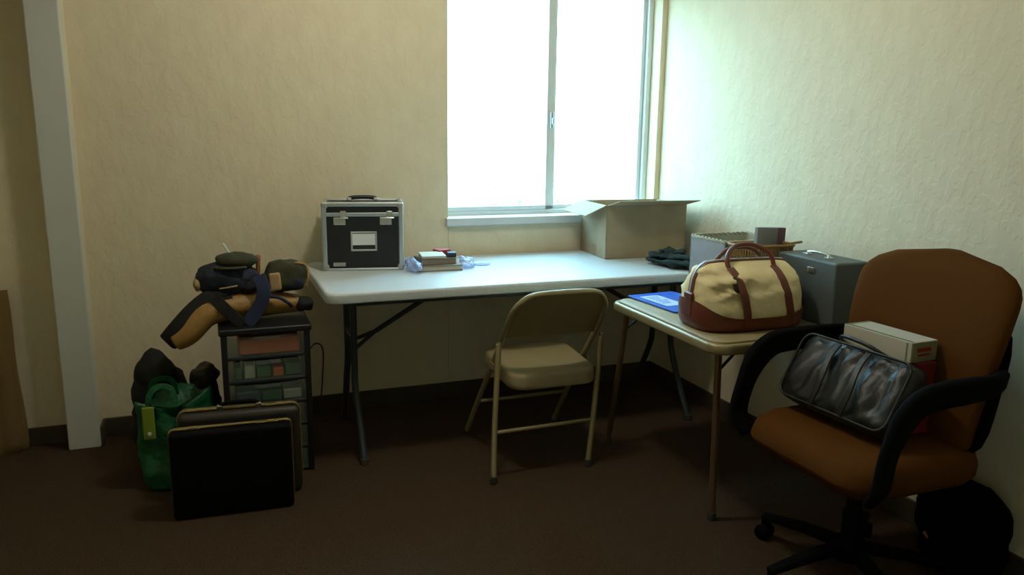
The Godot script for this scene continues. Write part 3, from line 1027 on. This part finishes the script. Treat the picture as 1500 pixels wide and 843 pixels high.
func chair_load() -> void:
	# black leather bag leaning on the seat: local x right = world +z
	var t := thing("leather_bag", "shiny black leather bag slumped on the brown office chair seat", "bag", V(-.565, .502, 1.955), -PI / 2 + .06)
	# after the turn local +z points to -x (the front), local +x to +z
	var lean := Transform3D(Basis(Vector3.RIGHT, deg_to_rad(-30)), V(0, .012, 0))
	var W := .214
	var H := .236
	var fn := FastNoiseLite.new()
	fn.seed = 12; fn.frequency = 9.0; fn.fractal_octaves = 3
	var rings := []
	for i in 33:
		var u := -1.0 + 2.0 * i / 32
		var ring := []
		var e := pow(max(0.0, 1 - pow(absf(u), 7)), .5)
		var th := .047 * (.35 + .65 * e)
		var hh := H * (.5 - .03 * pow(absf(u), 3)) * (.85 + .15 * e)
		for k in 40:
			var a := TAU * k / 40
			var yy := signf(sin(a)) * pow(absf(sin(a)), .5) * hh
			var zz := signf(cos(a)) * pow(absf(cos(a)), .6) * th * (1.0 - .25 * (yy / hh))
			var p := V(u * W, yy + H / 2, zz)
			p.z += .020 * fn.get_noise_3d(p.x * 1.5, p.y, p.z) * e
			# gathered pleats between the straps
			p.z += .006 * e * sin(p.x * 70.0 + p.y * 12.0) * smoothstep(.9, .2, absf(p.y / H - .5) * 2.0) * (1.0 if zz > 0 else 0.0)
			ring.append(p)
		rings.append(ring)
	var mb := MB.new()
	loft(mb, rings, lean)
	part("body", t, mb, M.black_leather)
	for x in [-.055, .055]:
		mb = MB.new()
		var pts := []
		for k in 9:
			var f := k / 8.0
			pts.append(lean * V(x + .01 * sin(f * 5), H * (.06 + .86 * f), .056 + .022 * sin(PI * f) - .012 * f))
		sweep(mb, pts, rrect(.020, .007, .003, 2), V(0, 0, 1))
		part("strap", t, mb, M.black_leather)
	mb = MB.new()
	var pipe := []
	for q in rrect(2 * W - .03, H * .9, .035, 4): pipe.append(lean * V(q.x, q.y + H / 2, .046))
	tube(mb, pipe, .0042, 6, true)
	part("piping", t, mb, M.black_leather)
	mb = MB.new()
	tube(mb, smoothed([lean * V(-.085, H * .97, 0), lean * V(-.10, H + .012, .012), lean * V(-.05, H + .012, .034), lean * V(.03, H + .004, .036), lean * V(.085, H * .97, 0)], 5), .006, 8)
	part("handle", t, mb, M.black_leather)

	t = thing("carton", "red cardboard carton standing between leather bag and chair back", "box", V(-.380, .502, 2.035), 0)
	part("body", t, rbox(MB.new(), V(.07, .212, .13), T(0, .106, 0), .002), M.red_box)
	part("lid_edge", t, rbox(MB.new(), V(.073, .03, .133), T(0, .198, 0), .002), M.red_box)
	t = thing("carton", "flat white carton with red lettering on its end, on the red carton", "box", V(-.388, .716, 1.965), .05)
	part("body", t, rbox(MB.new(), V(.105, .060, .245), T(0, .030, 0), .002), M.box_white)
	part("end_panel", t, rbox(MB.new(), V(.098, .056, .002), T(0, .030, .1225), .0005, 1), M.box_green)
	mb = MB.new()
	wbox(mb, V(-.053, .003, .104), V(-.0520, .057, .110), .0003)
	wbox(mb, V(-.050, .060, -.118), V(.050, .0606, -.110), .0002)
	wbox(mb, V(-.048, .060, -.11), V(-.036, .0606, .118), .0002)
	part("border", t, mb, M.green_trim)
	for q in [[.036, .012, -.030, .026], [.021, .006, -.026, .022]]:
		part("lettering", t, rbox(MB.new(), V(q[3] - q[2], q[1], .001), T((q[2] + q[3]) / 2, q[0], .1238), .0003, 1), M.red_print)

func backpack() -> void:
	var t := thing("backpack", "black nylon backpack on the floor behind the office chair", "bag", V(-.108, 0, 2.075))
	part("body", t, blob(MB.new(), V(.088, .140, .130), T(0, .140, 0), 3.4, .02, 9.0, 61, 34, 22, true), M.black_nylon)
	part("front_pocket", t, blob(MB.new(), V(.040, .075, .095), T(-.068, .085, .01), 3.0, .012, 10.0, 62, 26, 16, true), M.black_nylon)
	var mb := MB.new()
	tube(mb, smoothed([V(-.01, .265, -.03), V(-.01, .300, -.015), V(-.01, .300, .02), V(-.01, .265, .035)], 5), .007, 8)
	part("handle", t, mb, M.black_nylon)
	part("zip_pull", t, rbox(MB.new(), V(.004, .012, .022), T(-.108, .115, -.04, 0, .5), .002), M.wood, "small orange brown zip pull")

func heap() -> void:
	# what lies on the drawer cart
	var y := .606
	var t := thing("tool_bag", "tan leather shoulder bag with dark trim slumped over the drawer cart", "bag", V(-2.16, y, .50))
	var mb := MB.new()
	# slumped body along x with the far end drooping past the cart
	var sp := smoothed([V(-.262, -.055, .055), V(-.215, -.025, .055), V(-.15, .040, .035), V(-.06, .058, .01), V(.05, .058, .0), V(.14, .054, -.01), V(.205, .046, -.01)], 5)
	var sc := []
	for i in sp.size():
		var f := float(i) / (sp.size() - 1)
		sc.append(.55 + .45 * sin(PI * clampf(f * .9 + .08, 0, 1)))
	sweep(mb, sp, circle(.080, 24, .055), Vector3.UP, false, sc)
	part("body", t, mb, M.tan_leather)
	mb = MB.new()
	sweep(mb, smoothed([V(-.285, -.052, .066), V(-.25, -.008, .078), V(-.19, .055, .070), V(-.13, .098, .055), V(-.06, .118, .040)], 5), rrect(.078, .036, .015, 3), V(0, .6, .8), false, [])
	part("trim", t, mb, M.black_cloth, "dark trim along the drooping end")
	mb = MB.new()
	blob(mb, V(.032, .026, .05), T(.215, .048, .01, .2), 2.6, .012, 16.0, 4)
	part("end_cap", t, mb, M.black_cloth)
	for q in [[[V(-.12, .115, .085), V(-.085, .075, .106), V(-.045, .03, .108), V(-.02, .004, .106)], .044, M.black_cloth], [[V(.045, .185, .085), V(.062, .14, .106), V(.052, .085, .108), V(.02, .035, .106), V(-.005, .004, .108)], .050, M.navy_strap]]:
		mb = MB.new()
		sweep(mb, smoothed(q[0], 5), rrect(q[1], .007, .003, 2), V(0, 0, 1))
		part("strap", t, mb, q[2])
	mb = MB.new()
	tube(mb, smoothed([V(.08, .10, .075), V(.12, .095, .085), V(.155, .07, .082), V(.165, .055, .07)], 5), .007, 8)
	part("carry_loop", t, mb, M.navy_strap)
	t = thing("jacket_bundle", "navy blue bundle of cloth on the tan shoulder bag", "cloth", V(-2.235, y + .114, .49))
	part("bundle", t, blob(MB.new(), V(.118, .056, .085), T(.01, .052, 0), 2.4, .022, 11.0, 71, 34, 20), M.navy)
	part("bundle_fold", t, blob(MB.new(), V(.055, .042, .07), T(.085, .035, .005, .3), 2.4, .018, 12.0, 72, 26, 16), M.black_cloth)
	part("cuff", t, blob(MB.new(), V(.016, .026, .03), T(-.096, .035, .02), 2.2, .006, 20.0, 73, 18, 12), M.tan_light)
	part("trim_line", t, tube(MB.new(), smoothed([V(-.02, .028, .088), V(.01, .032, .094), V(.045, .036, .090)], 5), .003, 6), M.tan_light)
	t = thing("cap", "olive green cap lying on top of the navy cloth bundle", "hat", V(-2.185, y + .222, .49))
	part("crown", t, blob(MB.new(), V(.078, .030, .070), T(0, .012, 0), 2.4, .012, 12.0, 75, 28, 16), M.olive)
	mb = MB.new()
	sweep(mb, smoothed([V(-.075, -.004, .02), V(-.062, -.006, .062), V(-.02, -.004, .085), V(.03, -.003, .08)], 5), rrect(.035, .006, .0025, 2), Vector3.UP)
	part("brim", t, mb, M.olive)
	t = thing("pouch", "dark olive pouch with a tan patch lying on the shoulder bag end", "pouch", V(-2.012, y + .118, .49))
	part("body", t, blob(MB.new(), V(.080, .058, .065), T(.005, .050, 0, .1, 0, .10), 3.0, .016, 11.0, 77, 30, 18), M.olive)
	part("base", t, blob(MB.new(), V(.052, .030, .058), T(.02, .022, .012), 3.0, .01, 12.0, 78, 26, 14), M.navy)
	part("patch", t, rbox(MB.new(), V(.044, .070, .022), T(-.038, .035, .062, -.15, -.1, .08), .009, 3), M.tan_light)
	part("edge_binding", t, tube(MB.new(), smoothed([V(.078, .0, .045), V(.088, .045, .05), V(.082, .092, .045), V(.04, .104, .045)], 5), .005, 7), M.tan_leather)
	t = thing("brush_handle", "short turned wooden handle sticking up beside the olive cap", "handle", V(-2.108, y + .165, .475))
	part("shaft", t, lathe(MB.new(), [Vector2(.007, 0), Vector2(.009, .035), Vector2(.0085, .06), Vector2(.011, .066), Vector2(.010, .082), Vector2(.005, .087)], T(0, 0, 0, 0, .05, -.03), 14), M.wood)
	t = thing("plastic_stick", "slim white plastic stick poking up behind the olive cap", "stick", V(-2.185, y + .165, .43))
	part("shaft", t, tube(MB.new(), [V(.02, 0, 0), V(-.042, .118, -.005)], .0055, 8), M.white_plastic)
	part("tip", t, lathe(MB.new(), [Vector2(.0055, 0), Vector2(.006, .002), Vector2(.0035, .012)], T(-.042, .118, -.005, 0, 0, .49), 10), M.white_plastic)

func green_bag() -> void:
	var t := thing("shopping_bag", "crinkled green plastic shopping bag beside the black briefcases", "bag", V(-2.435, 0, .575))
	var fn := FastNoiseLite.new()
	fn.seed = 31; fn.frequency = 9.0; fn.fractal_octaves = 3
	var rings := []
	for i in 25:
		var f := i / 24.0
		var ring := []
		for k in 48:
			var a := TAU * k / 48
			var c := cos(a)
			var s := sin(a)
			var r := pow(pow(absf(c), 3.0) + pow(absf(s), 3.0), -1 / 3.0)
			var hx := .128 + .012 * sin(f * 3.0)
			var hz := .082 - .01 * f
			var p := V(c * r * hx, f * (.345 + .022 * sin(a * 3.0) + .02 * c), s * r * hz)
			p += V(c, 0, s) * .026 * fn.get_noise_3d(p.x * 1.2, p.y * .8, p.z * 1.2)
			p.y = max(p.y, 0.0)
			ring.append(p)
		rings.append(ring)
	# the rim turns inward and drops
	var inner := []
	for p in rings[-1]: inner.append(V(p.x * .9, p.y - .05, p.z * .82))
	rings.append(inner)
	var mb := MB.new()
	loft(mb, rings)
	part("body", t, mb, M.green_plastic)
	for s in [-1, 1]:
		mb = MB.new()
		sweep(mb, smoothed([V(-.09, .325, s * .066), V(-.085, .375, s * .062), V(-.05, .40, s * .05), V(-.01, .385, s * .055), V(.0, .33, s * .066)], 5), rrect(.022, .004, .0018, 2), V(0, 0, 1))
		part("handle", t, mb, M.green_plastic)
	mb = MB.new()
	rbox(mb, V(.042, .125, .012), T(-.093, .272, .080, -.12), .005)
	part("printed_patch", t, mb, M.yellow_green, "yellow patch")
	part("patch_dot", t, blob(MB.new(), V(.008, .008, .003), T(-.093, .232, .088)), M.white_plastic, "white dot on the yellow patch")
	t = thing("slouch_bag", "black cloth bag with a pointed top slouched behind the green bag", "bag", V(-2.50, 0, .375))
	part("body", t, blob(MB.new(), V(.105, .20, .090), T(0, .20, 0), 3.0, .03, 8.0, 33, 30, 22, true), M.black_cloth)
	mb = MB.new()
	blob(mb, V(.085, .12, .07), T(-.005, .375, .03, 0, 0, .12), 1.35, .012, 12.0, 39, 24, 18)
	part("flap", t, mb, M.black_cloth)
	t = thing("cloth_bundle", "dark brown bundle of cloth between green bag and drawer cart", "cloth", V(-2.332, 0, .40))
	part("body", t, blob(MB.new(), V(.048, .195, .060), T(0, .195, 0), 2.8, .03, 10.0, 36, 26, 20, true), M.black_cloth)
	part("fold", t, blob(MB.new(), V(.052, .05, .05), T(.0, .36, .01), 2.2, .02, 14.0, 37, 22, 14), M.brief_brown)

func briefcase(t: Node3D, W: float, H: float, D: float, shell: Material, rail: Material, r: float) -> void:
	var mb := MB.new()
	for s in [-1, 1]:
		mb = MB.new()
		rbox(mb, V(W, H, D / 2 - .004), T(0, H / 2, s * (D / 4 + .002)), r, 4)
		part("shell", t, mb, shell)
	mb = MB.new()
	for s in [-1, 1]:
		var pts := []
		for q in rrect(W + .002, H + .002, r, 4): pts.append(V(q.x, q.y + H / 2 + .001, s * .0042))
		sweep(mb, pts, rrect(.007, .0065, .001, 1), V(0, 0, 1), true)
	part("rim_rail", t, mb, rail)
	for x in [-W * .34, W * .30]:
		mb = MB.new()
		rbox(mb, V(.075, .006, .022), T(x, H + .004, .006), .002)
		rbox(mb, V(.03, .008, .014), T(x + .012, H + .007, .010), .003)
		part("latch", t, mb, rail)

func briefcases() -> void:
	var t := thing("briefcase", "black hard briefcase with brass rails, foremost of the two", "briefcase", V(-2.246, 0, .892), -.055)
	briefcase(t, .405, .318, .100, M.brief_black, M.brass, .016)
	t = thing("briefcase", "dark brown briefcase with rounded corners and chrome handle ends behind the black one", "briefcase", V(-2.212, 0, .768), -.075)
	briefcase(t, .425, .338, .105, M.brief_brown, M.brass, .03)
	var mb := MB.new()
	tube(mb, smoothed([V(-.068, .338, .012), V(-.066, .352, .014), V(-.045, .362, .016), V(.0, .364, .016), V(.045, .362, .016), V(.066, .352, .014), V(.068, .338, .012)], 5), .0075, 8)
	var h := part("handle", t, mb, M.brief_black)
	for x in [-.067, .067]:
		part("handle_end", h, rbox(MB.new(), V(.022, .02, .02), T(x, .347, .013), .005), M.chrome, "chrome handle end")

func closet_things() -> void:
	# upright golden brown roll in the closet
	var t := thing("fabric_roll", "golden brown pleated fabric bundle standing in the dim closet", "fabric", V(-3.145, 0, .060))
	var rings := []
	for i in 17:
		var f := i / 16.0
		var ring := []
		for k in 72:
			var a := TAU * k / 72
			var rad := .092 * (1.0 + .10 * cos(a * 7.0) + .05 * cos(a * 11.0 + f * 1.3)) * (1.0 - .16 * f + .03 * sin(f * 9.0))
			ring.append(V(cos(a) * rad, f * .68 + .012 * cos(a * 3.0) * f, sin(a) * rad * .40))
		rings.append(ring)
	var mb := MB.new()
	loft(mb, rings)
	part("folds", t, mb, M.gold_fabric)
	mb = MB.new()
	blob(mb, V(.07, .022, .028), T(0, .675, 0), 2.2, .012, 20.0, 81, 24, 12)
	part("gathered_top", t, mb, M.gold_fabric)

func cord() -> void:
	var mb := MB.new()
	tube(mb, smoothed([V(-1.905, .34, .16), V(-1.85, .36, .06), V(-1.812, .32, .03), V(-1.818, .18, .028), V(-1.83, .06, .03), V(-1.84, .006, .06), V(-1.80, .005, .16), V(-1.66, .005, .20)], 6), .0035, 6)
	single("power_cord", "thin black cord hanging down the wall beside the drawer cart", "cord", mb, M.rubber)


func ceiling_light() -> void:
	# flush-mounted lamp in the middle of the room, above the frame: lights the tops of things, leaves the wall under the table dark
	var at := V(-1.50, 2.44, 1.30)
	var t := thing("ceiling_light", "round frosted flush-mounted lamp on the ceiling", "lamp", at)
	part("base", t, lathe(MB.new(), [Vector2(.10, -.018), Vector2(.15, -.018), Vector2(.155, -.010), Vector2(.155, 0)], Transform3D.IDENTITY, 32), M.brass)
	var glow := mat(lin(.85, .80, .70), .5)
	glow.emission_enabled = true
	glow.emission = Color(1.0, .97, .90); glow.emission_energy_multiplier = 1.5
	part("glass_shade", t, lathe(MB.new(), [Vector2(.006, -.098), Vector2(.05, -.092), Vector2(.10, -.072), Vector2(.135, -.040), Vector2(.145, -.018)], Transform3D.IDENTITY, 32), glow)
	var l := OmniLight3D.new()
	l.name = "ceiling_light_bulb"
	l.position = at + V(0, -.06, 0)
	l.light_color = lin(1.0, .95, .80)
	l.light_energy = LAMP
	l.light_size = .10
	l.omni_range = 12; l.omni_attenuation = 2
	l.shadow_enabled = true
	add_child(l)
